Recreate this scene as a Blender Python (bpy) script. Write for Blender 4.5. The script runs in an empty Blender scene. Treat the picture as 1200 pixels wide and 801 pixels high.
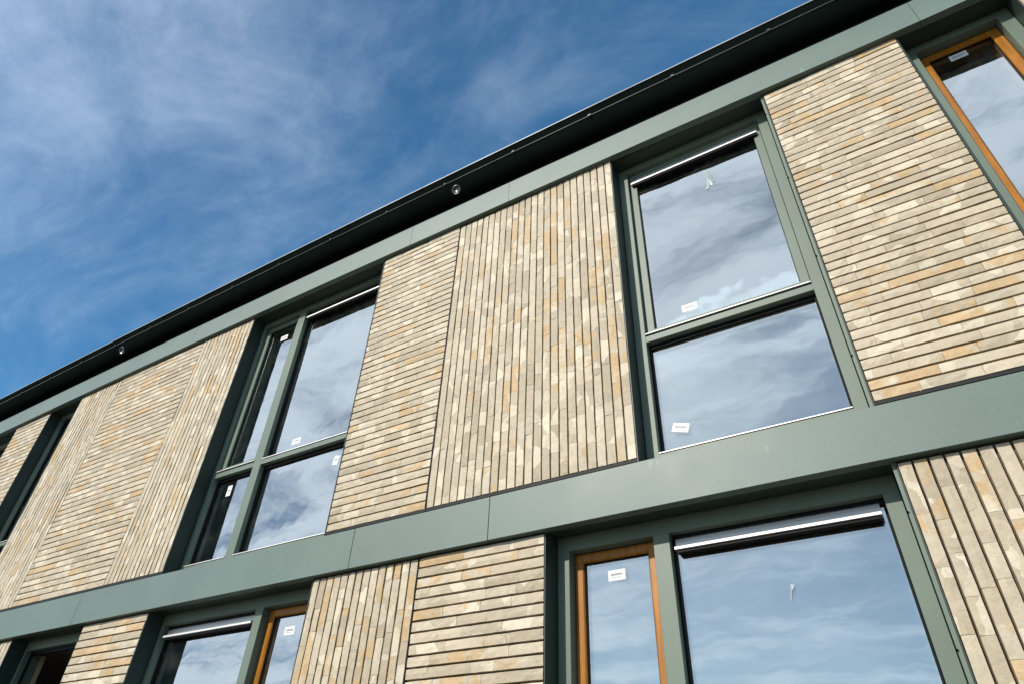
import bpy, bmesh, math, random
from mathutils import Vector, Matrix, noise

random.seed(11)
sc = bpy.context.scene
COL = sc.collection
CAMZ = 1.45                        # camera height above the ground (m)

# ------------------------------------------------------------------ camera, sky, sun, exposure
cam_d = bpy.data.cameras.new('camera')
cam_d.sensor_width = 36.0
cam_d.lens = 36.0 * 778.27 / 1200.0
cam_d.clip_start = 0.05
cam_d.clip_end = 3000.0
cam = bpy.data.objects.new('camera', cam_d)
COL.objects.link(cam)
R_ = ((0.85730, 0.51351, 0.03667), (0.29674, -0.55110, 0.77989), (-0.42069, 0.65772, 0.62484))
cam.matrix_world = Matrix(((R_[0][0], R_[1][0], -R_[2][0], 0.0),
                           (R_[0][1], R_[1][1], -R_[2][1], -3.3),
                           (R_[0][2], R_[1][2], -R_[2][2], CAMZ),
                           (0, 0, 0, 1)))
sc.camera = cam

SUN_EL, SUN_AZ = 33.0, 19.0        # azimuth to the left of the facade's normal
ce, se = math.cos(math.radians(SUN_EL)), math.sin(math.radians(SUN_EL))
to_sun = Vector((-math.sin(math.radians(SUN_AZ)) * ce, -math.cos(math.radians(SUN_AZ)) * ce, se))
sun_d = bpy.data.lights.new('sun', 'SUN')
sun_d.energy = 4.6
sun_d.angle = math.radians(0.5)
sun_d.color = (1.0, 0.935, 0.825)
sun = bpy.data.objects.new('sun', sun_d)
COL.objects.link(sun)
sun.rotation_euler = to_sun.to_track_quat('Z', 'Y').to_euler()
sun.location = (-6, -12, 12)

sc.view_settings.view_transform = 'Standard'
sc.view_settings.look = 'None'
sc.view_settings.exposure = 0.22
sc.view_settings.gamma = 1.0
sc.view_settings.use_curve_mapping = False

world = bpy.data.worlds.new('World')
sc.world = world
world.use_nodes = True


class NT:
    """small helper for node trees"""
    def __init__(s, nt):
        s.nt = nt
        nt.nodes.clear()

    def n(s, t, **kw):
        nd = s.nt.nodes.new(t)
        for k, v in kw.items():
            if k.startswith('_'):
                setattr(nd, k[1:], v)
        return nd

    def l(s, a, b):
        s.nt.links.new(a, b)

    def val(s, sock, v):
        if hasattr(v, 'node'):
            s.l(v, sock)
        else:
            sock.default_value = v

    def math(s, op, a, b=0.0, clamp=False):
        nd = s.n('ShaderNodeMath', _operation=op, _use_clamp=clamp)
        s.val(nd.inputs[0], a)
        s.val(nd.inputs[1], b)
        return nd.outputs[0]

    def vmath(s, op, a, b=None, scale=None):
        nd = s.n('ShaderNodeVectorMath', _operation=op)
        s.val(nd.inputs[0], a)
        if b is not None:
            s.val(nd.inputs[1], b)
        if scale is not None:
            s.val(nd.inputs['Scale'], scale)
        return nd.outputs['Value'] if op in ('DOT_PRODUCT', 'LENGTH') else nd.outputs[0]

    def mix(s, f, a, b):
        nd = s.n('ShaderNodeMix', _data_type='RGBA')
        s.val(nd.inputs[0], f)
        s.val(nd.inputs[6], a)
        s.val(nd.inputs[7], b)
        return nd.outputs[2]

    def noise(s, vec, scale, detail=4.0, rough=0.5, dist=0.0):
        nd = s.n('ShaderNodeTexNoise')
        if vec is not None:
            s.l(vec, nd.inputs['Vector'])
        nd.inputs['Scale'].default_value = scale
        nd.inputs['Detail'].default_value = detail
        nd.inputs['Roughness'].default_value = rough
        nd.inputs['Distortion'].default_value = dist
        return nd

    def ramp(s, f, lo, hi, smooth=True):
        nd = s.n('ShaderNodeMapRange', _interpolation_type='SMOOTHSTEP' if smooth else 'LINEAR')
        s.val(nd.inputs[0], f)
        nd.inputs[1].default_value = lo
        nd.inputs[2].default_value = hi
        return nd.outputs[0]


def build_sky():
    t = NT(world.node_tree)
    out = t.n('ShaderNodeOutputWorld')
    bg = t.n('ShaderNodeBackground')
    t.l(bg.outputs[0], out.inputs[0])
    sky = t.n('ShaderNodeTexSky', _sky_type='NISHITA', _sun_disc=False)
    sky.sun_elevation = math.radians(SUN_EL)
    sky.sun_rotation = math.radians(180.0 + SUN_AZ)
    sky.altitude = 300.0
    sky.air_density = 1.0
    sky.dust_density = 0.5
    sky.ozone_density = 2.0
    co = t.n('ShaderNodeTexCoord').outputs['Generated']
    sep = t.n('ShaderNodeSeparateXYZ')
    t.l(co, sep.inputs[0])
    # the cloud layer: a plane overhead, so that wisps shrink towards the horizon
    zz = t.math('ADD', t.math('MAXIMUM', sep.outputs[2], 0.0), 0.12)
    cx = t.math('DIVIDE', sep.outputs[0], zz)
    cy = t.math('DIVIDE', sep.outputs[1], zz)
    cmb = t.n('ShaderNodeCombineXYZ')
    t.l(cx, cmb.inputs[0])
    t.l(cy, cmb.inputs[1])
    mp = t.n('ShaderNodeMapping')
    t.l(cmb.outputs[0], mp.inputs[0])
    mp.inputs['Rotation'].default_value = (0, 0, math.radians(32))
    mp.inputs['Scale'].default_value = (1.0, 1.9, 1.0)
    mp.inputs['Location'].default_value = (14.92, -3.65, 0.4)
    big = t.noise(mp.outputs[0], 0.55, 3.0, 0.5, 0.3).outputs[0]
    wisp = t.noise(mp.outputs[0], 1.9, 9.0, 0.62, 0.9).outputs[0]
    fine = t.noise(mp.outputs[0], 7.0, 6.0, 0.65, 0.6).outputs[0]
    nrm = t.vmath('NORMALIZE', co)
    cs = t.vmath('DOT_PRODUCT', nrm, tuple(to_sun))
    cov = t.math('ADD', t.math('MULTIPLY', big, 0.60), t.math('MULTIPLY', wisp, 0.66))
    cov = t.math('ADD', cov, t.math('MULTIPLY', fine, 0.24))
    # a bank of thicker, streaky cloud stands on the sunny side of the sky
    mp2 = t.n('ShaderNodeMapping')
    t.l(cmb.outputs[0], mp2.inputs[0])
    mp2.inputs['Scale'].default_value = (0.8, 2.1, 1.0)
    mp2.inputs['Rotation'].default_value = (0, 0, math.radians(-8))
    mp2.inputs['Location'].default_value = (3.1, 1.7, 0.0)
    bn = t.noise(mp2.outputs[0], 2.3, 10.0, 0.62, 0.6).outputs[0]
    up = t.math('MAXIMUM', t.ramp(sep.outputs[2], 0.46, 0.70), t.ramp(sep.outputs[0], -0.30, -0.62))
    bn = t.math('ADD', bn, t.math('MULTIPLY', up, 0.13))
    bank = t.math('MULTIPLY', t.ramp(sep.outputs[1], 0.1, -0.5), t.ramp(bn, 0.40, 0.72))
    bank = t.math('MULTIPLY', bank, t.math('ADD', t.math('MULTIPLY', up, 0.5), 0.5))
    cov = t.math('MULTIPLY', t.ramp(cov, 0.62, 1.12), 0.33)
    cov = t.math('MAXIMUM', cov, t.math('MULTIPLY', bank, 0.88))
    # thin cloud scatters sunlight forward: brighter towards the sun
    fwd = t.ramp(cs, -0.6, 1.0)
    lum = t.math('ADD', t.math('MULTIPLY', t.math('POWER', fwd, 1.6), 12.5), 3.2)
    ccol = t.vmath('SCALE', t.mix(fwd, (0.78, 1.02, 1.26, 1), (0.82, 0.945, 1.08, 1)), scale=lum)
    tint = t.vmath('MULTIPLY', sky.outputs[0], t.mix(fwd, (0.16, 1.20, 1.56, 1), (0.86, 1.0, 1.04, 1)))
    mixed = t.mix(cov, tint, ccol)
    t.l(mixed, bg.inputs[0])
    bg.inputs[1].default_value = 0.115


build_sky()


# ------------------------------------------------------------------ materials
def new_mat(name):
    m = bpy.data.materials.new(name)
    m.use_nodes = True
    t = NT(m.node_tree)
    out = t.n('ShaderNodeOutputMaterial')
    p = t.n('ShaderNodeBsdfPrincipled')
    t.l(p.outputs[0], out.inputs[0])
    return m, t, p, out


def bump(t, p, h, strength, dist):
    b = t.n('ShaderNodeBump')
    b.inputs['Strength'].default_value = strength
    b.inputs['Distance'].default_value = dist
    t.l(h, b.inputs['Height'])
    t.l(b.outputs[0], p.inputs['Normal'])
    return b


def paint(name, col, rough=0.38, spec=0.5, metallic=0.0, dirt=0.12, coat=0.0, wave=0.0):
    m, t, p, out = new_mat(name)
    pos = t.n('ShaderNodeNewGeometry').outputs['Position']
    a = t.noise(pos, 2.3, 5, 0.6).outputs[0]
    b = t.noise(pos, 60.0, 3, 0.6).outputs[0]
    f = t.math('ADD', t.math('MULTIPLY', a, 0.8), t.math('MULTIPLY', b, 0.2))
    lo = tuple(c * (1 - dirt) for c in col) + (1,)
    hi = tuple(c * (1 + dirt) for c in col) + (1,)
    t.l(t.mix(t.ramp(f, 0.3, 0.7), lo, hi), p.inputs['Base Color'])
    t.val(p.inputs['Roughness'], t.math('MULTIPLY_ADD', a, 0.16))
    p.inputs['Roughness'].links[0].from_node.inputs[2].default_value = rough - 0.08
    p.inputs['Specular IOR Level'].default_value = spec
    p.inputs['Metallic'].default_value = metallic
    if coat:
        p.inputs['Coat Weight'].default_value = coat
        p.inputs['Coat Roughness'].default_value = 0.2
    if wave:
        bump(t, p, t.noise(pos, 1.6, 2, 0.5).outputs[0], 1.0, wave)
    return m


def timber(name, col, rough=0.35, spec=0.25, dirt=0.2):
    """stained timber: grain runs along the longer way of the member, so it is laid both ways and broken up"""
    m, t, p, out = new_mat(name)
    pos = t.n('ShaderNodeNewGeometry').outputs['Position']
    mp = t.n('ShaderNodeMapping')
    t.l(pos, mp.inputs[0])
    mp.inputs['Scale'].default_value = (90.0, 90.0, 3.0)
    g = t.noise(mp.outputs[0], 1.0, 5, 0.6, 0.4).outputs[0]
    a = t.noise(pos, 4.0, 4, 0.6).outputs[0]
    f = t.math('ADD', t.math('MULTIPLY', g, 0.65), t.math('MULTIPLY', a, 0.35))
    t.l(t.mix(t.ramp(f, 0.32, 0.68), tuple(c * (1 - 1.6 * dirt) for c in col) + (1,), tuple(c * (1 + dirt) for c in col) + (1,)), p.inputs['Base Color'])
    p.inputs['Roughness'].default_value = rough
    p.inputs['Specular IOR Level'].default_value = spec
    bump(t, p, g, 0.3, 0.001)
    return m


def panel_paint(name, col):
    """coated sheet metal: faint oil-canning, dust, a few pale scuffs"""
    m, t, p, out = new_mat(name)
    pos = t.n('ShaderNodeNewGeometry').outputs['Position']
    a = t.noise(pos, 1.7, 5, 0.6).outputs[0]
    b = t.noise(pos, 90.0, 3, 0.6).outputs[0]
    mp = t.n('ShaderNodeMapping')
    t.l(pos, mp.inputs[0])
    mp.inputs['Scale'].default_value = (6.0, 6.0, 3.0)
    sc_ = t.noise(mp.outputs[0], 1.0, 8, 0.7).outputs[0]
    scuff = t.ramp(sc_, 0.65, 0.76)
    base = t.mix(t.ramp(a, 0.3, 0.7), tuple(c * 0.93 for c in col) + (1,), tuple(c * 1.07 for c in col) + (1,))
    base = t.mix(t.math('MULTIPLY', t.ramp(b, 0.55, 0.8), 0.18), base, (0.34, 0.36, 0.33, 1))
    base = t.mix(t.math('MULTIPLY', scuff, 0.35), base, (0.42, 0.45, 0.42, 1))
    t.l(base, p.inputs['Base Color'])
    rg = t.math('MULTIPLY_ADD', a, 0.2)
    rg.node.inputs[2].default_value = 0.42
    t.l(rg, p.inputs['Roughness'])
    p.inputs['Specular IOR Level'].default_value = 0.5
    bump(t, p, t.noise(pos, 1.3, 2, 0.5).outputs[0], 1.0, 0.004)
    return m


def stone_mat():
    m, t, p, out = new_mat('split_stone')
    pos = t.n('ShaderNodeNewGeometry').outputs['Position']
    at1 = t.n('ShaderNodeAttribute', _attribute_type='GEOMETRY', _attribute_name='tone').outputs['Vector']
    at2 = t.n('ShaderNodeAttribute', _attribute_type='OBJECT', _attribute_name='tone').outputs['Vector']
    tone = t.vmath('ADD', at1, at2)
    sp = t.n('ShaderNodeSeparateXYZ')
    t.l(tone, sp.inputs[0])
    tx, ty, tz = sp.outputs
    # each stone gets its own piece of the pattern
    off = t.vmath('SCALE', tone, scale=37.0)
    q = t.vmath('ADD', pos, off)
    wq = t.vmath('ADD', q, t.vmath('SCALE', t.noise(q, 6.0, 3, 0.6).outputs['Color'], scale=0.10))
    # split flakes: irregular cells, each tilted its own way
    vor = t.n('ShaderNodeTexVoronoi', _feature='F1')
    t.l(wq, vor.inputs['Vector'])
    vor.inputs['Scale'].default_value = 8.0
    loc = t.vmath('SUBTRACT', t.vmath('SCALE', wq, scale=1.0), vor.outputs['Position'])
    rnd = t.vmath('SUBTRACT', vor.outputs['Color'], (0.5, 0.5, 0.5))
    tilt = t.vmath('DOT_PRODUCT', loc, rnd)
    csep = t.n('ShaderNodeSeparateColor')
    t.l(vor.outputs['Color'], csep.inputs[0])
    # base colours
    base = t.mix(tx, (0.295, 0.240, 0.166, 1), (0.425, 0.360, 0.265, 1))
    base = t.mix(t.math('MULTIPLY', t.ramp(csep.outputs[1], 0.72, 0.90), 0.52), base, (0.56, 0.495, 0.385, 1))
    base = t.mix(t.math('MULTIPLY', t.ramp(csep.outputs[2], 0.62, 0.92), 0.35), base, (0.30, 0.262, 0.196, 1))
    # ochre staining that covers part of some stones
    oc = t.noise(q, 8.5, 3, 0.5, 0.4).outputs[0]
    thr = t.math('SUBTRACT', oc, t.math('SUBTRACT', 0.98, ty))
    base = t.mix(t.math('MULTIPLY', t.ramp(thr, 0.0, 0.12), 0.70), base, (0.385, 0.245, 0.105, 1))
    # grain and fine veins
    g = t.noise(pos, 210.0, 3, 0.6).outputs[0]
    g2 = t.noise(q, 28.0, 6, 0.65).outputs[0]
    v = t.math('ADD', t.math('MULTIPLY', g, 0.22), t.math('MULTIPLY', g2, 0.42))
    v = t.math('ADD', v, 0.68)
    base = t.vmath('SCALE', base, scale=v)
    t.l(base, p.inputs['Base Color'])
    p.inputs['Roughness'].default_value = 0.62
    p.inputs['Specular IOR Level'].default_value = 0.35
    b1 = t.n('ShaderNodeBump')
    b1.inputs['Strength'].default_value = 1.0
    b1.inputs['Distance'].default_value = 0.13
    t.l(tilt, b1.inputs['Height'])
    b2 = t.n('ShaderNodeBump')
    b2.inputs['Strength'].default_value = 0.6
    b2.inputs['Distance'].default_value = 0.006
    t.l(g2, b2.inputs['Height'])
    t.l(b1.outputs[0], b2.inputs['Normal'])
    t.l(b2.outputs[0], p.inputs['Normal'])
    return m


def glass_mat():
    m = bpy.data.materials.new('window_glass')
    m.use_nodes = True
    t = NT(m.node_tree)
    out = t.n('ShaderNodeOutputMaterial')
    gl = t.n('ShaderNodeBsdfGlossy')
    gl.inputs['Roughness'].default_value = 0.0
    gl.inputs['Color'].default_value = (0.97, 0.98, 0.97, 1)
    tr = t.n('ShaderNodeBsdfTransparent')
    tr.inputs['Color'].default_value = (0.66, 0.70, 0.67, 1)
    fr = t.n('ShaderNodeFresnel')
    fr.inputs['IOR'].default_value = 1.5
    f = t.math('MULTIPLY_ADD', fr.outputs[0], 0.9)
    f.node.inputs[2].default_value = 0.30
    # dust on the outside of a window not yet cleaned
    pos = t.n('ShaderNodeNewGeometry').outputs['Position']
    n1 = t.noise(pos, 3.0, 2, 0.5).outputs[0]
    b = t.n('ShaderNodeBump')
    b.inputs['Strength'].default_value = 0.35
    b.inputs['Distance'].default_value = 0.004
    t.l(n1, b.inputs['Height'])
    t.l(b.outputs[0], gl.inputs['Normal'])
    mx = t.n('ShaderNodeMixShader')
    t.l(f, mx.inputs[0])
    t.l(tr.outputs[0], mx.inputs[1])
    t.l(gl.outputs[0], mx.inputs[2])
    df = t.n('ShaderNodeBsdfDiffuse')
    df.inputs['Color'].default_value = (0.7, 0.7, 0.68, 1)
    sp = t.noise(pos, 130.0, 2, 0.5).outputs[0]
    sm = t.noise(pos, 5.0, 5, 0.65).outputs[0]
    dust = t.math('ADD', t.math('MULTIPLY', t.ramp(sp, 0.70, 0.78), 0.10), t.math('MULTIPLY', t.ramp(sm, 0.45, 0.8), 0.025))
    mx2 = t.n('ShaderNodeMixShader')
    t.l(dust, mx2.inputs[0])
    t.l(mx.outputs[0], mx2.inputs[1])
    t.l(df.outputs[0], mx2.inputs[2])
    t.l(mx2.outputs[0], out.inputs[0])
    return m


def ground_mat():
    m, t, p, out = new_mat('ground')
    pos = t.n('ShaderNodeNewGeometry').outputs['Position']
    a = t.noise(pos, 0.35, 6, 0.6).outputs[0]
    b = t.noise(pos, 40.0, 4, 0.7).outputs[0]
    c = t.mix(t.ramp(a, 0.35, 0.65), (0.105, 0.09, 0.068, 1), (0.15, 0.13, 0.10, 1))
    c = t.mix(t.math('MULTIPLY', b, 0.4), c, (0.07, 0.065, 0.05, 1))
    t.l(c, p.inputs['Base Color'])
    p.inputs['Roughness'].default_value = 0.95
    bump(t, p, b, 0.6, 0.02)
    return m


GREEN = (0.100, 0.132, 0.103)
M = {
    'stone': stone_mat(),
    'band': panel_paint('green_coated_panel', (0.077, 0.114, 0.098)),
    'green': paint('green_window_paint', GREEN, 0.48, 0.35, dirt=0.07),
    'lining': paint('shaded_reveal_green', (0.024, 0.036, 0.030), 0.45, 0.3, dirt=0.08),  # green darkened: the shade of the window reveals is put into the colour
    'orange': timber('orange_timber_stain', (0.29, 0.112, 0.010), 0.35, 0.25, dirt=0.22),
    'black': paint('black_metal', (0.003, 0.004, 0.004), 0.5, 0.0, dirt=0.2),
    'gutter': paint('black_gutter_paint', (0.0030, 0.0048, 0.0040), 0.5, 0.0, dirt=0.2),
    'bead': paint('highlight_grey_bead', (0.035, 0.042, 0.040), 0.35, 0.3, dirt=0.2),  # paler than the gutter: the edge highlight is put into the colour
    'rubber': paint('black_rubber', (0.006, 0.006, 0.007), 0.5, 0.08, dirt=0.1),
    'tray': paint('brown_black_carrier', (0.10, 0.075, 0.048), 0.7, 0.2, dirt=0.25),
    'edge': paint('black_panel_edge', (0.010, 0.010, 0.010), 0.6, 0.2, dirt=0.2),
    'alu': paint('bare_aluminium', (0.50, 0.50, 0.50), 0.6, 0.5, metallic=1.0, dirt=0.04),
    'trim': paint('grey_metal_trim', (0.30, 0.30, 0.30), 0.28, 0.5, metallic=0.8, dirt=0.15),
    'spacer': paint('grey_glazing_spacer', (0.22, 0.23, 0.22), 0.45, 0.5, dirt=0.1),
    'glass': glass_mat(),
    'plaster': paint('bare_plaster', (0.20, 0.19, 0.165), 0.9, 0.2, dirt=0.15),
    'board': paint('plasterboard_reveal', (0.42, 0.33, 0.19), 0.9, 0.2, dirt=0.15),
    'white': paint('white_sticker_paper', (0.60, 0.62, 0.63), 0.5, 0.3, dirt=0.03),
    'print': paint('grey_print', (0.16, 0.16, 0.17), 0.6, 0.3, dirt=0.1),
    'tape': paint('pale_tape', (0.30, 0.36, 0.37), 0.3, 0.5, dirt=0.15),
    'steel': paint('brushed_steel', (0.10, 0.10, 0.10), 0.3, 0.5, metallic=1.0, dirt=0.05),
    'lens': paint('dark_lens', (0.01, 0.01, 0.01), 0.15, 0.5, dirt=0.1),
    'ground': ground_mat(),
    'roof': paint('dark_roof_sheet', (0.02, 0.02, 0.02), 0.5, 0.3, dirt=0.2),
}


M['tape'].node_tree.nodes['Principled BSDF'].inputs['Alpha'].default_value = 0.5


# ------------------------------------------------------------------ mesh helpers (z is given relative to the camera height)
class MB:
    def __init__(s):
        s.v, s.f = [], []

    def poly(s, pts, faces):
        b = len(s.v)
        s.v += [tuple(p) for p in pts]
        s.f += [tuple(b + i for i in f) for f in faces]
        return s

    def box(s, x0, x1, y0, y1, z0, z1, c=0.0):
        if c <= 0:
            pts = [(x, y, z) for z in (z0, z1) for y in (y0, y1) for x in (x0, x1)]
            return s.poly(pts, [(0, 2, 3, 1), (4, 5, 7, 6), (0, 1, 5, 4), (2, 6, 7, 3), (0, 4, 6, 2), (1, 3, 7, 5)])
        bm = bmesh.new()
        bmesh.ops.create_cube(bm, size=1.0)
        for v in bm.verts:
            v.co = Vector(((x0 + x1) / 2 + v.co.x * (x1 - x0), (y0 + y1) / 2 + v.co.y * (y1 - y0), (z0 + z1) / 2 + v.co.z * (z1 - z0)))
        bmesh.ops.bevel(bm, geom=list(bm.edges), offset=c, segments=1, affect='EDGES')
        bm.verts.index_update()
        s.poly([v.co[:] for v in bm.verts], [[v.index for v in f.verts] for f in bm.faces])
        bm.free()
        return s

    def ring(s, x0, x1, z0, z1, wl, wr, wb, wt, y0, y1, c=0.0):
        """one closed rectangular frame, front edges chamfered by c"""
        def rect(ax0, ax1, az0, az1, y):
            return [(ax0, y, az0), (ax1, y, az0), (ax1, y, az1), (ax0, y, az1)]
        ix0, ix1, iz0, iz1 = x0 + wl, x1 - wr, z0 + wb, z1 - wt
        loops = [rect(x0, x1, z0, z1, y1), rect(x0, x1, z0, z1, y0 + c)]
        if c:
            loops += [rect(x0 + c, x1 - c, z0 + c, z1 - c, y0), rect(ix0 - c, ix1 + c, iz0 - c, iz1 + c, y0)]
        loops += [rect(ix0, ix1, iz0, iz1, y0 + c), rect(ix0, ix1, iz0, iz1, y1)]
        n = len(loops)
        pts = [p for L in loops for p in L]
        fs = []
        for i in range(n):
            a, b = i * 4, ((i + 1) % n) * 4
            for k in range(4):
                k2 = (k + 1) % 4
                fs.append((a + k, a + k2, b + k2, b + k))
        return s.poly(pts, fs)

    def mesh(s, name, mat, smooth=False):
        me = bpy.data.meshes.new(name)
        me.from_pydata([(x, y, z + CAMZ) for x, y, z in s.v], [], s.f)
        bm = bmesh.new()
        bm.from_mesh(me)
        bmesh.ops.recalc_face_normals(bm, faces=bm.faces)
        bm.to_mesh(me)
        bm.free()
        me.materials.append(M[mat])
        if smooth:
            me.polygons.foreach_set('use_smooth', [True] * len(me.polygons))
        return me

    def build(s, name, mat, parent=None, smooth=False):
        o = bpy.data.objects.new(name, s.mesh(name, mat, smooth))
        COL.objects.link(o)
        if parent:
            o.parent = parent
        return o


def thing(name, label, cat, group=None):
    o = bpy.data.objects.new(name, None)
    COL.objects.link(o)
    o.empty_display_size = 0.2
    o['label'] = label
    o['category'] = cat
    if group:
        o['group'] = group
    return o


def bow(x):
    """the eaves line rises a little towards the middle of the long facade"""
    return max(-0.045, 0.030 - 0.062 * ((x + 5.0) / 5.5) ** 2)


def sweep(mb, prof, xs, z0, closed=False):
    """extrude a (y, z) profile along x, following the eaves line"""
    n = len(prof)
    pts = []
    for x in xs:
        pts += [(x, y, z0 + z + bow(x)) for y, z in prof]
    fs = []
    for i in range(len(xs) - 1):
        for k in range(n if closed else n - 1):
            k2 = (k + 1) % n
            fs.append((i * n + k, i * n + k2, (i + 1) * n + k2, (i + 1) * n + k))
    if closed:
        fs.append(tuple(range(n)))
        fs.append(tuple((len(xs) - 1) * n + k for k in range(n))[::-1])
    return mb.poly(pts, fs)


def frange(a, b, step):
    n = max(1, int(round((b - a) / step)))
    return [a + (b - a) * i / n for i in range(n + 1)]


# ------------------------------------------------------------------ ground
g = MB()
g.poly([(-400, -400, -CAMZ), (400, -400, -CAMZ), (400, 400, -CAMZ), (-400, 400, -CAMZ)], [(0, 1, 2, 3)])
ground = g.build('ground', 'ground')
ground['kind'] = 'structure'

# ------------------------------------------------------------------ the building
X0, X1 = -12.35, 2.95             # ends of what is built
Z1, Z2 = 1.8745, 1.5872           # top and bottom of the band between the storeys
Z3, Z4 = 4.7626, 5.0324           # bottom and top of the eaves fascia
ZB = -1.32                        # foot of the cladding
PITCH = 0.0655
B = thing('building', 'new two-storey building clad in pale split stone with sage green metal bands and black gutter', 'building')

# bands of coated metal
joints = [X0, -9.905, -6.618, -3.328, -2.195, 1.150, X1]
for a, b in zip(joints[:-1], joints[1:]):
    m = MB()
    m.box(a + 0.0018, b - 0.0018, -0.043, 0.020, Z2, Z1, 0.0015)
    m.build('band_panel', 'band', B)
    m = MB()
    sweep(m, [(-0.043, 0.0), (-0.043, Z4 - Z3), (0.016, Z4 - Z3), (0.016, 0.0)], frange(a + 0.0015, b - 0.0015, 0.35), Z3, True)
    m.build('fascia_panel', 'band', B)

# soffit board, gutter, gutter clips, roof
xs = frange(X0, X1, 0.25)
m = MB()
sweep(m, [(-0.026, -0.05), (-0.026, 0.085), (0.016, 0.085), (0.016, -0.05)], xs, Z4 + 0.05, True)
m.build('soffit_board', 'black', B)
gprof = [(-0.026, 0.075)]
for i in range(9):
    a = math.pi / 2 * i / 8
    gprof.append((-0.050 - 0.102 * math.sin(a), 0.235 - 0.160 * math.cos(a)))
gprof += [(-0.155, 0.252), (-0.156, 0.272), (-0.158, 0.376), (-0.140, 0.380), (-0.026, 0.380)]
m = MB()
sweep(m, gprof, xs, Z4, True)
gut = m.build('gutter', 'gutter', B)
m = MB()
sweep(m, [(-0.1585 + 0.0075 * math.cos(math.pi * 2 * k / 8), 0.261 + 0.0075 * math.sin(math.pi * 2 * k / 8)) for k in range(8)], xs, Z4, True)
m.build('gutter_bead', 'bead', gut)
clip_x = [-12.03, -11.27, -10.51, -9.77, -9.02, -8.27, -7.52, -6.77, -5.98, -5.2, -4.41, -3.62, -2.88, -2.09, -1.3, -0.53, 0.26, 1.04, 1.82, 2.60]
cprof = [(y - 0.0022, z - 0.0018) for y, z in gprof[1:10]] + [(-0.1545, 0.245)]
cprof_in = [(-0.150, 0.245)] + [(y + 0.004, z + 0.004) for y, z in reversed(gprof[1:10])]
for x in clip_x:
    m = MB()
    sweep(m, cprof + cprof_in, [x - 0.016, x + 0.016], Z4, True)
    m.build('gutter_clip', 'gutter', gut)
    m = MB()
    sweep(m, [(-0.150, 0.247), (-0.172, 0.250), (-0.176, 0.262), (-0.170, 0.275), (-0.150, 0.276)], [x - 0.014, x + 0.014], Z4, True)
    m.build('clip_hook', 'bead', gut)
m = MB()
sweep(m, [(-0.168, 0.381), (-0.168, 0.394), (-0.02, 0.400), (-0.02, 0.381)], xs, Z4, True)
m.build('roof_edge_trim', 'trim', B)
m = MB()
sweep(m, [(-0.150, 0.401), (-0.145, 0.42), (7.8, 1.6), (7.8, 0.381), (0.02, 0.381), (0.02, 0.401)], xs, Z4, True)
m.build('roof', 'roof', B)


# ---- stone
STONE_H = 0.0534                  # face height of a course
STONE_D = 0.026
LENGTHS = [0.15, 0.18, 0.21, 0.24, 0.27, 0.30, 0.33, 0.36, 0.40, 0.45]


def stone_shape(L, rs):
    """a split-faced stone along +x, centred, its front at about y = 0: five by two front quads and four sides"""
    nx, nz = 5, 2
    v, f = [], []
    tilt = (rs.uniform(-1, 1) * 0.0012, rs.uniform(-1, 1) * 0.0016)
    e = 0.0008
    for j in range(nz + 1):
        for i in range(nx + 1):
            u, w = i / nx - 0.5, j / nz - 0.5
            x = u * L + (rs.uniform(-.25, .25) * L / nx if 0 < i < nx else 0)
            z = w * STONE_H
            y = tilt[0] * u * 2 + tilt[1] * w * 2 + rs.uniform(-0.0013, 0.0013)
            if j in (0, nz):
                z += rs.uniform(-e, e)
                y += 0.0012
            if i in (0, nx):
                y += 0.0015
            v.append((x, y, z))
    W = nx + 1
    for j in range(nz):
        for i in range(nx):
            a = j * W + i
            f.append((a, a + 1, a + 1 + W, a + W))
    rim = [i for i in range(W)] + [j * W + nx for j in range(1, nz + 1)] + [nz * W + i for i in range(nx - 1, -1, -1)] + [j * W for j in range(nz - 1, 0, -1)]
    b0 = len(v)
    for r in rim:
        v.append((v[r][0], STONE_D, v[r][2]))
    n = len(rim)
    for k in range(n):
        k2 = (k + 1) % n
        f.append((rim[k2], rim[k], b0 + k, b0 + k2))
    return v, f


rs = random.Random(5)
VAR = []
for L in LENGTHS:
    for k in range(3):
        v, f = stone_shape(L, rs)
        me = bpy.data.meshes.new('stone')
        me.from_pydata(v, [], f)
        me.materials.append(M['stone'])
        VAR.append((L, v, f, me))


def tone():
    a = min(1.0, max(0.0, random.gauss(0.5, 0.30)))
    r = random.random()
    b = 0.62 if r < 0.07 else (random.uniform(0.44, 0.56) if r < 0.26 else random.uniform(0.15, 0.40))
    return (a, b, random.random())


def lay(x0, x1, z0, z1, orient):
    """list of (variant, stretch, centre x, centre z, turned, tone)"""
    out = []
    across = (z1 - z0) if orient == 'h' else (x1 - x0)
    along = (x1 - x0) if orient == 'h' else (z1 - z0)
    n = int(round((across + PITCH - STONE_H) / PITCH))
    pitch = (across - STONE_H) / (n - 1)
    for r in range(n):
        c = STONE_H / 2 + r * pitch
        s = 0.0
        first = random.uniform(0.09, 0.36)
        while s < along - 1e-4:
            L = first if s == 0 else random.choice(LENGTHS)
            if along - s - L < 0.12:
                L = along - s if along - s < 0.5 else (along - s) / 2
            k = min(range(len(LENGTHS)), key=lambda i: abs(LENGTHS[i] - L))
            var = k * 3 + random.randrange(3)
            st = (L - 0.0016) / LENGTHS[k]
            mid = s + L / 2
            if orient == 'h':
                out.append((var, st, x0 + mid, z0 + c, False, tone()))
            else:
                out.append((var, st, x0 + c, z1 - mid, True, tone()))
            s += L
    return out


PANELS = []   # (part, stones)


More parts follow.
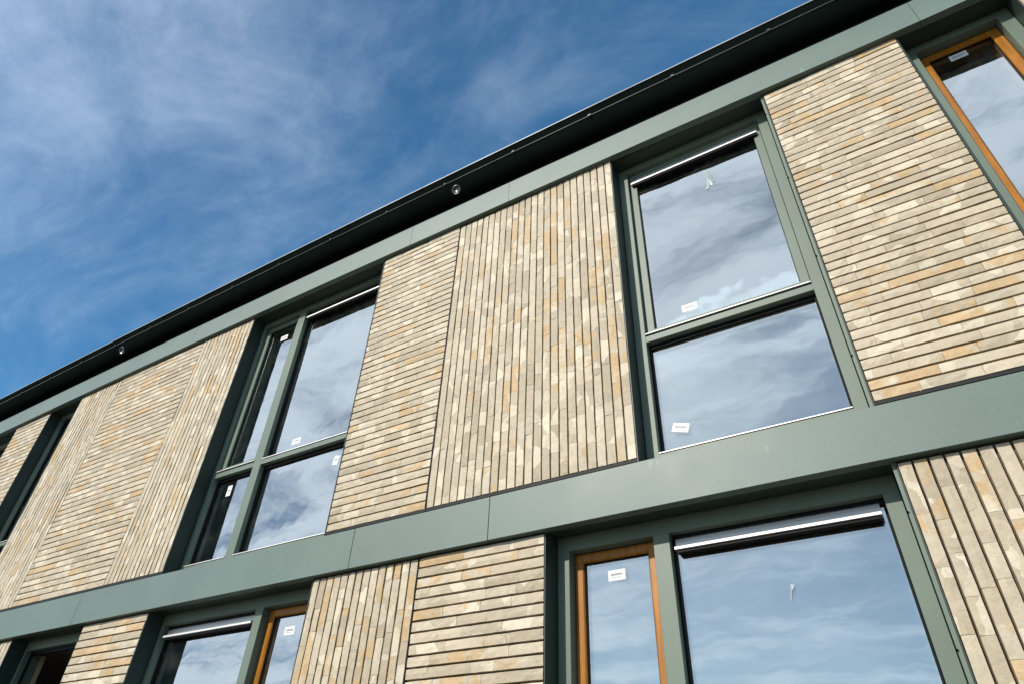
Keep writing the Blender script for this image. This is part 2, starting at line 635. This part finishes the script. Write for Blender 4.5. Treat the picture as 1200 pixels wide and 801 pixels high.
def panel(x0, x1, z0, z1, orient, label, edge_l=0.0, edge_r=0.0, seen=True):
    """a carrier tray with its stones; edge_l / edge_r: width of the black edge that shows beside the stones"""
    m = MB()
    m.box(x0, x1, 0.0250, 0.30, z0 - 0.026, z1 + 0.05)
    p = m.build('stone_panel', 'tray', B)
    p['label'] = label
    m = MB()
    m.box(x0 + 0.001, x1 - 0.001, 0.002, 0.0245, z0 - 0.024, z0 - 0.004, 0.001)
    m.build('base_trim', 'edge', p)
    if edge_l:
        m = MB()
        m.box(x0 + 0.001, x0 + edge_l, 0.003, 0.0246, z0 - 0.003, z1 + 0.03, 0.001)
        m.build('edge_trim', 'edge', p)
    if edge_r:
        m = MB()
        m.box(x1 - edge_r, x1 - 0.001, 0.003, 0.0246, z0 - 0.003, z1 + 0.03, 0.001)
        m.build('edge_trim', 'edge', p)
    PANELS.append((p, lay(x0 + max(edge_l, 0.003) + 0.001, x1 - max(edge_r, 0.003) - 0.001, z0, z1, orient), seen))
    return p


ZP0 = 1.928


def zp1(x):
    return 4.752 + bow(x)


panel(X0, -12.02, ZP0, zp1(-11.9), 'h', 'stone panel at the far end of the upper storey', seen=False)
panel(-10.450, -9.600, ZP0, zp1(-10), 'h', 'horizontally coursed stone panel between the two farthest upper windows')
panel(-8.890, -7.990, ZP0, zp1(-8.4), 'v', 'upright-coursed narrow stone panel right of the narrow upper window', 0.030)
panel(-7.988, -6.425, ZP0, zp1(-7.2), 'h', 'wide horizontally coursed stone panel between two upright-coursed ones')
panel(-6.423, -5.572, ZP0, zp1(-6), 'v', 'upright-coursed narrow stone panel left of the four-light upper window')
panel(-3.680, -2.7505, ZP0, zp1(-3.2), 'h', 'horizontally coursed stone panel right of the four-light upper window', 0.013, 0.007)
panel(-2.7485, -1.2065, ZP0, zp1(-2), 'v', 'wide upright-coursed stone panel in the middle of the upper storey', 0.007)
panel(0.0660, 0.9860, ZP0, zp1(0.5), 'h', 'horizontally coursed stone panel left of the orange upper window')
panel(1.664, X1, ZP0, zp1(1.9), 'v', 'stone panel at the near end of the upper storey', seen=False)
ZT = 1.574
panel(X0, -8.62, ZB, ZT, 'h', 'stone panel at the far end of the lower storey', seen=False)
panel(-8.618, -7.632, ZB, ZT, 'v', 'upright-coursed stone panel left of the open lower window')
panel(-6.462, -5.550, ZB, ZT, 'h', 'horizontally coursed lower stone panel right of the open lower window')
panel(-3.690, -2.7495, ZB, ZT, 'v', 'upright-coursed lower stone panel right of the narrow orange sash', 0.010, 0.006)
panel(-2.7475, -1.8205, ZB, ZT, 'h', 'horizontally coursed lower stone panel left of the big lower window', 0.006)
panel(0.0675, X1, ZB, ZT, 'v', 'upright-coursed lower stone panel at the near end')


def project(x, y, z):
    d = (x, y + 3.3, z)
    q = [sum(R_[i][k] * d[k] for k in range(3)) for i in range(3)]
    if q[2] <= 0.1:
        return None
    return q[0] / q[2] * 778.27 + 600, 400 - q[1] / q[2] * 778.27, q[2]


cand = []
for pi, (p, st, seen) in enumerate(PANELS):
    for si, (var, k, x, z, turn, tn) in enumerate(st):
        r = project(x, 0, z)
        if r and -5 < r[0] < 1205 and -5 < r[1] < 806:
            cand.append((LENGTHS[var // 3] * k / r[2] ** 2 * (3.3 / math.hypot(x, 3.3, z)), pi, si))
cand.sort(reverse=True)
single = {(pi, si) for _a, pi, si in cand[:300]}
for pi, (p, st, seen) in enumerate(PANELS):
    V, F, T = [], [], []
    for si, (var, k, x, z, turn, tn) in enumerate(st):
        L, v, f, me = VAR[var]
        if (pi, si) in single:
            o = bpy.data.objects.new('stone', me)
            COL.objects.link(o)
            o.parent = p
            o.location = (x, 0.0, z + CAMZ)
            o.scale = (k, 1, 1)
            if turn:
                o.rotation_euler = (0, math.radians(90), 0)
            o['tone'] = tn
        else:
            b = len(V)
            for a in v:
                if turn:
                    V.append((x + a[2], a[1], z + CAMZ - a[0] * k))
                else:
                    V.append((x + a[0] * k, a[1], z + CAMZ + a[2]))
                T += tn
            F += [tuple(b + i for i in q) for q in f]
    if V:
        me = bpy.data.meshes.new('stone')
        me.from_pydata(V, [], F)
        at = me.attributes.new('tone', 'FLOAT_VECTOR', 'POINT')
        at.data.foreach_set('vector', T)
        me.materials.append(M['stone'])
        o = bpy.data.objects.new('stone', me)
        COL.objects.link(o)
        o.parent = p
        o['kind'] = 'stuff'


# ------------------------------------------------------------------ windows
FY = 0.150          # front of the outer frames


def window(label, x0, x1, zb, zt, wl, wr, head, bottom, mullions=(), transoms=(), lights=(), trim_r=0.0, low=False):
    """x0..x1 the opening; head / bottom: z of the frame members' inner edges; lights: dicts in x, z between members"""
    m = MB()
    fx0, fx1 = x0 + 0.006, x1 - (trim_r + 0.004 if trim_r else 0.006)
    m.ring(fx0, fx1, zb, head + 0.088, x0 + wl - fx0, fx1 - (x1 - wr), bottom - zb, 0.088, FY, 0.30, 0.002)
    w = m.build('window', 'green', B)
    w['label'] = label
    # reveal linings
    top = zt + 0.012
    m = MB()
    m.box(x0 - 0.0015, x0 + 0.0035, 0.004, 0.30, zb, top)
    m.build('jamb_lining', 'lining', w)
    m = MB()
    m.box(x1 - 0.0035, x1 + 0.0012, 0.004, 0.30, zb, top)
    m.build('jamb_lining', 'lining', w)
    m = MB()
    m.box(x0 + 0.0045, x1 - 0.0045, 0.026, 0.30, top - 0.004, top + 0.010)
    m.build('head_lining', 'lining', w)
    if trim_r:
        m = MB()
        m.box(x1 - trim_r, x1 - 0.0045, 0.012, 0.135, zb, top - 0.006, 0.001)
        t_ = m.build('edge_trim', 'green', w)
        for z in frange(zb + 0.35, zt - 0.25, 0.66):
            m = MB()
            m.box(x1 - trim_r - 0.004, x1 - trim_r + 0.004, 0.005, 0.016, z, z + 0.007, 0.001)
            m.build('screw', 'black', w)
    for a, b in mullions:
        m = MB()
        m.box(a, b, FY + 0.001, 0.299, bottom - 0.02, head + 0.02, 0.002)
        m.build('mullion', 'green', w)
    for a, b, za, zz in transoms:
        m = MB()
        m.box(a - 0.01, b + 0.01, FY + 0.002, 0.298, za, zz, 0.002)
        m.build('transom', 'green', w)
    for L in lights:
        a, b, c, d = L['x0'], L['x1'], L['z0'], L['z1']
        if L['kind'] == 'sash':
            org = L.get('col') == 'orange'
            sw = 0.058 if org else L.get('w', 0.052)
            yf = 0.216 if org else 0.186
            m = MB()
            m.ring(a + 0.002, b - 0.002, c + 0.002, d - 0.002, sw, sw, sw, sw, yf, yf + 0.075, 0.007 if org else 0.003)
            s = m.build('sash', L.get('col', 'green'), w)
            if L.get('col') == 'orange':
                s['label'] = 'orange stained opening sash'
            gx0, gx1, gz0, gz1, gy = a + 0.002 + sw, b - 0.002 - sw, c + 0.002 + sw, d - 0.002 - sw, yf + 0.028
            m = MB()
            m.ring(gx0 - 0.004, gx1 + 0.004, gz0 - 0.004, gz1 + 0.004, 0.009, 0.009, 0.009, 0.009, gy - 0.012, gy - 0.001)
            m.build('gasket', 'rubber', w)
        else:
            gx0, gx1, gz0, gz1, gy = a + 0.008, b - 0.008, c + 0.03, d - 0.03, 0.216
            m = MB()
            m.ring(a + 0.0005, b - 0.0005, c + 0.0005, d - 0.0005, 0.013, 0.013, 0.034, 0.034, 0.196, gy - 0.001, 0.003)
            m.build('gasket', 'rubber', w)
        if L.get('glass', True):
            m = MB()
            m.box(gx0 - 0.008, gx1 + 0.008, gy, gy + 0.022, gz0 - 0.008, gz1 + 0.008)
            m.build('pane', 'glass', w)
            m = MB()
            m.ring(gx0 - 0.006, gx1 + 0.006, gz0 - 0.006, gz1 + 0.006, 0.022, 0.022, 0.022, 0.022, gy + 0.024, gy + 0.030)
            m.build('spacer', 'spacer', w)
        if L.get('drip'):
            # sloping aluminium drip bar at the foot of the light
            m = MB()
            y0 = FY - 0.006
            m.poly([(x, y, z) for x in (a + 0.003, b - 0.003) for y, z in ((y0, c + 0.001), (y0, c + 0.007), (0.206, c + L['drip']), (0.206, c + 0.001))],
                   [(0, 1, 2, 3), (4, 7, 6, 5), (0, 4, 5, 1), (1, 5, 6, 2), (2, 6, 7, 3), (3, 7, 4, 0)])
            m.build('drip_bar', 'alu', w)
        if L.get('blind'):
            bl = L['blind']                     # how far below the head its lip comes
            zt_, y0 = d - (0.024 if bl < 0.1 else 0.03), 0.155
            bl = bl - (0.020 if bl < 0.1 else 0.026)
            pr = [(0.207, 0.0), (0.196, 0.0), (0.190, -0.1 * bl), (0.186, -0.35 * bl), (0.184, 0.026 - bl), (y0 + 0.006, 0.021 - bl), (y0, 0.016 - bl), (y0, 0.002 - bl), (y0 + 0.003, -bl), (0.207, -bl)]
            m = MB()
            n = len(pr)
            pts = [(x, y, zt_ + z) for x in (a + 0.022, b - 0.028) for y, z in pr]
            m.poly(pts, [tuple(range(n)), tuple(range(2 * n - 1, n - 1, -1))] + [(k, (k + 1) % n, n + (k + 1) % n, n + k) for k in range(n)])
            bb = m.build('blind_box', 'alu', w)
            m = MB()
            m.box(a + 0.030, b - 0.036, 0.165, 0.208, zt_ - bl - 0.016, zt_ - bl - 0.002, 0.002)  # added black strip, stands in for the dark reflection below the box
            m.build('blind_dark_band', 'rubber', w)
    return w


TB, TT = 2.860, 2.910      # transom
HU = lambda x: 4.703 + bow(x)
BU = 2.003                 # top of the bottom rail, upper windows
UZ = 1.877


def upper(label, x0, x1, wl, wr, cols, **kw):
    """cols: (x0, x1, kind of the upper light, colour, blind)"""
    xm = (x0 + x1) / 2
    h = HU(xm)
    mull = [(cols[i][1], cols[i + 1][0]) for i in range(len(cols) - 1)]
    tr, li = [], []
    for a, b, kind, colr, blind in cols:
        if colr == 'orange':
            li.append(dict(kind='sash', col='orange', x0=a, x1=b, z0=BU, z1=h))
            continue
        tr.append((a, b, TB, TT))
        if kind == 'sash':
            li.append(dict(kind='sash', x0=a, x1=b, z0=TT + 0.012, z1=h, drip=0.018, w=0.058, blind=blind))
        else:
            li.append(dict(kind='fixed', x0=a, x1=b, z0=TT, z1=h, drip=0.028, blind=blind))
        li.append(dict(kind='fixed', x0=a, x1=b, z0=BU, z1=TB, drip=0.034))
    return window(label, x0, x1, UZ, Z3 + bow(xm), wl, wr, h, BU, mull, tr, li, **kw)


upper('farthest upper window, cut by the edge of the picture', -12.02, -10.45, 0.05, 0.08, [(-11.97, -10.53, 'fixed', 'green', False)])
upper('narrow upper window, second from the far end', -9.600, -8.890, 0.045, 0.07, [(-9.555, -8.960, 'fixed', 'green', False)])
upper('upper window of four lights with a narrow opening sash', -5.572, -3.680, 0.050, 0.085,
      [(-5.522, -4.995, 'sash', 'green', False), (-4.890, -3.765, 'fixed', 'green', 0.104)])
upper('tall upper window of two lights with a silver blind box', -1.205, 0.0645, 0.083, 0.096,
      [(-1.122, -0.0315, 'sash', 'green', 0.142)], trim_r=0.022)
upper('narrow upper window with an orange sash at the near end', 0.988, 1.6625, 0.093, 0.085, [(1.081, 1.5775, 'sash', 'orange', False)])

HL, BL = 1.509, -1.20


def lower(label, x0, x1, wl, wr, cols, **kw):
    mull = [(cols[i][1], cols[i + 1][0]) for i in range(len(cols) - 1)]
    li = []
    for a, b, colr, blind, glass in cols:
        if colr == 'orange':
            li.append(dict(kind='sash', col='orange', x0=a, x1=b, z0=BL, z1=HL))
        else:
            li.append(dict(kind='fixed', x0=a, x1=b, z0=BL, z1=HL, blind=blind, drip=0.034, glass=glass))
    return window(label, x0, x1, ZB - 0.02, Z2, wl, wr, HL, BL, mull, (), li, **kw)


lower('lower window at the far end, open into a dark room', -7.631, -6.463, 0.040, 0.08, [(-7.591, -6.543, 'green', False, False)])
lower('lower window with a silver blind box and a narrow orange sash on its right', -5.549, -3.691, 0.045, 0.075,
      [(-5.504, -4.410, 'green', 0.094, True), (-4.325, -3.766, 'orange', False, True)])
lower('large near lower window with an orange sash left of a wide pane with a silver blind box', -1.819, 0.066, 0.083, 0.100,
      [(-1.736, -1.213, 'orange', False, True), (-1.119, -0.034, 'green', 0.094, True)], trim_r=0.022)

# ------------------------------------------------------------------ rooms behind the glass
for n_, bx in (('floor_slab', (X0, X1, 0.301, 6.0, 1.615, 1.86)), ('ceiling', (X0, X1, 0.301, 6.0, 4.83, 4.98)),
               ('back_wall', (X0, X1, 6.001, 6.25, -CAMZ, 5.3)),
               ('end_wall', (X0 - 0.25, X0 - 0.001, 0.0, 6.25, -CAMZ, 5.0)), ('end_wall', (X1 + 0.001, X1 + 0.25, 0.0, 6.25, -CAMZ, 5.0)),
               ('partition', (-8.3, -8.18, 0.302, 5.99, 1.861, 4.829)), ('partition', (-6.1, -5.98, 0.302, 5.99, 1.861, 4.829)),
               ('partition', (-3.3, -3.18, 0.302, 5.99, 1.861, 4.829)), ('partition', (0.4, 0.52, 0.302, 5.99, 1.861, 4.829)),
               ('partition', (-6.02, -5.9, 0.302, 5.99, -1.44, 1.614)), ('partition', (-2.4, -2.28, 0.302, 5.99, -1.44, 1.614)),
               ('plinth', (X0, X1, 0.01, 0.299, -CAMZ + 0.004, ZB - 0.03))):
    m = MB()
    m.box(*bx)
    m.build(n_, 'plaster', B)
# timber linings that show through the glass
for x, za, zb_, w_ in ((-7.588, -1.19, 1.50, 0.348), (-5.500, -1.19, 1.50, 0.42), (-5.518, 1.95, 4.70, 0.42)):
    m = MB()
    m.box(x - 0.030, x, 0.3035, w_, za, zb_)
    m.build('inner_lining', 'board', B)

# ------------------------------------------------------------------ eaves spotlights
for x, lab in ((-2.755, 'small round steel spotlight under the gutter, nearer of the two'), (-8.10, 'small round steel spotlight under the gutter, farther of the two')):
    t_ = thing('eaves_spotlight', lab, 'spotlight', 'spotlights under the gutter')
    zc = Z4 + bow(x) + 0.150 + CAMZ
    t_.location = (x, -0.108, zc)
    ax = Vector((0.05, -0.85, -0.52)).normalized()
    t_.rotation_euler = ax.to_track_quat('Z', 'Y').to_euler()

    def lathe(prof, n=20):
        mm = MB()
        pts = [(r * math.cos(2 * math.pi * k / n), r * math.sin(2 * math.pi * k / n), z - CAMZ) for r, z in prof for k in range(n)]
        fs = []
        for i in range(len(prof) - 1):
            for k in range(n):
                k2 = (k + 1) % n
                fs.append((i * n + k, i * n + k2, (i + 1) * n + k2, (i + 1) * n + k))
        fs.append(tuple((len(prof) - 1) * n + k for k in range(n)))
        return mm.poly(pts, fs)
    lathe([(0.046, -0.03), (0.048, 0.026), (0.048, 0.031), (0.040, 0.031), (0.040, 0.029)]).build('housing', 'steel', t_, True)
    lathe([(0.0398, 0.0295), (0.037, 0.012), (0.030, 0.001), (0.0235, -0.0035), (0.0232, -0.006)]).build('reflector', 'alu', t_, True)
    lathe([(0.023, -0.004), (0.022, 0.004), (0.012, 0.009)]).build('lens', 'lens', t_, True)


# ------------------------------------------------------------------ stickers and scraps of tape on the glass
def sticker(label, x, z, pane_y, w=0.106, h=0.061, rot=0.0, lines=2):
    t_ = thing('window_sticker', label, 'sticker', 'stickers on the window panes')
    t_.location = (x, pane_y - 0.0006, z + CAMZ)
    t_.rotation_euler = (0, math.radians(rot), 0)
    m = MB()
    m.box(-w / 2, w / 2, -0.0006, 0.0002, -h / 2 - CAMZ, h / 2 - CAMZ)
    m.build('paper', 'white', t_)
    r = random.Random(int(abs(x * 1000)))
    m = MB()
    px = -w * 0.34
    while px < w * 0.32:
        pw = r.uniform(0.003, 0.006)
        m.box(px, px + pw, -0.0009, -0.00065, -0.002 - CAMZ, 0.010 - CAMZ)
        px += pw + 0.0016
    px = -w * 0.34
    while px < w * 0.22:
        pw = r.uniform(0.004, 0.009)
        m.box(px, px + pw, -0.0009, -0.00065, -0.014 - CAMZ, -0.010 - CAMZ)
        px += pw + 0.003
    p_ = m.build('print', 'print', t_)
    p_['kind'] = 'stuff'


FG, SG, OG = 0.216, 0.214, 0.244
sticker('white sticker at the top of the narrow orange-framed upper window, on its dark reflection', 1.310, 4.556, OG)
sticker('white sticker low in the upper pane of the tall two-light window', -0.808, 3.095, SG)
sticker('tilted white sticker low in the lower pane of the tall two-light window', -0.987, 2.186, FG, rot=18)
sticker('white sticker low in the large upper pane of the four-light window', -4.560, 3.050, FG)
sticker('white sticker by the right edge of the lower pane of the four-light window', -3.975, 2.706, FG, 0.062, 0.085, rot=10)
sticker('upright pale sticker by the left edge of the narrow lower pane of the four-light window', -5.328, 2.720, FG, 0.06, 0.108)
sticker('white sticker near the top of the narrow opening sash of the four-light window', -5.236, 4.533, SG)
sticker('white sticker near the top of the right-hand orange sash in the lower far window', -4.090, 1.340, OG)
sticker('white sticker near the top of the orange sash in the large near lower window', -1.480, 1.360, OG)


def scrap(label, outline, pane_y):
    t_ = thing('tape_scrap', label, 'tape', None)
    cx = sum(p[0] for p in outline) / len(outline)
    cz = sum(p[1] for p in outline) / len(outline)
    t_.location = (cx, pane_y - 0.0005, cz + CAMZ)
    r = random.Random(3)
    m = MB()
    n = len(outline)
    pts = [(x - cx, 0.0, z - cz - CAMZ) for x, z in outline] + [(x - cx, -0.0015 - r.random() * 0.004, z - cz - CAMZ) for x, z in outline] + [(0.004, -0.009, 0.005 - CAMZ)]
    fs = [(k, (k + 1) % n, n + (k + 1) % n, n + k) for k in range(n)] + [(n + k, n + (k + 1) % n, 2 * n) for k in range(n)]
    m.poly(pts, fs)
    m.build('tape', 'tape', t_)


scrap('crumpled pale scrap of tape near the top of the tall two-light window',
      [(-0.499, 4.405), (-0.470, 4.385), (-0.458, 4.330), (-0.462, 4.285), (-0.446, 4.262), (-0.470, 4.215), (-0.490, 4.225), (-0.500, 4.192), (-0.533, 4.190), (-0.515, 4.235), (-0.505, 4.300), (-0.515, 4.350)], SG)
scrap('thin pale scrap of tape in the wide pane of the large near lower window',
      [(-0.554, 1.166), (-0.535, 1.160), (-0.541, 1.138), (-0.556, 1.127), (-0.562, 1.092), (-0.569, 1.090), (-0.565, 1.130)], FG)
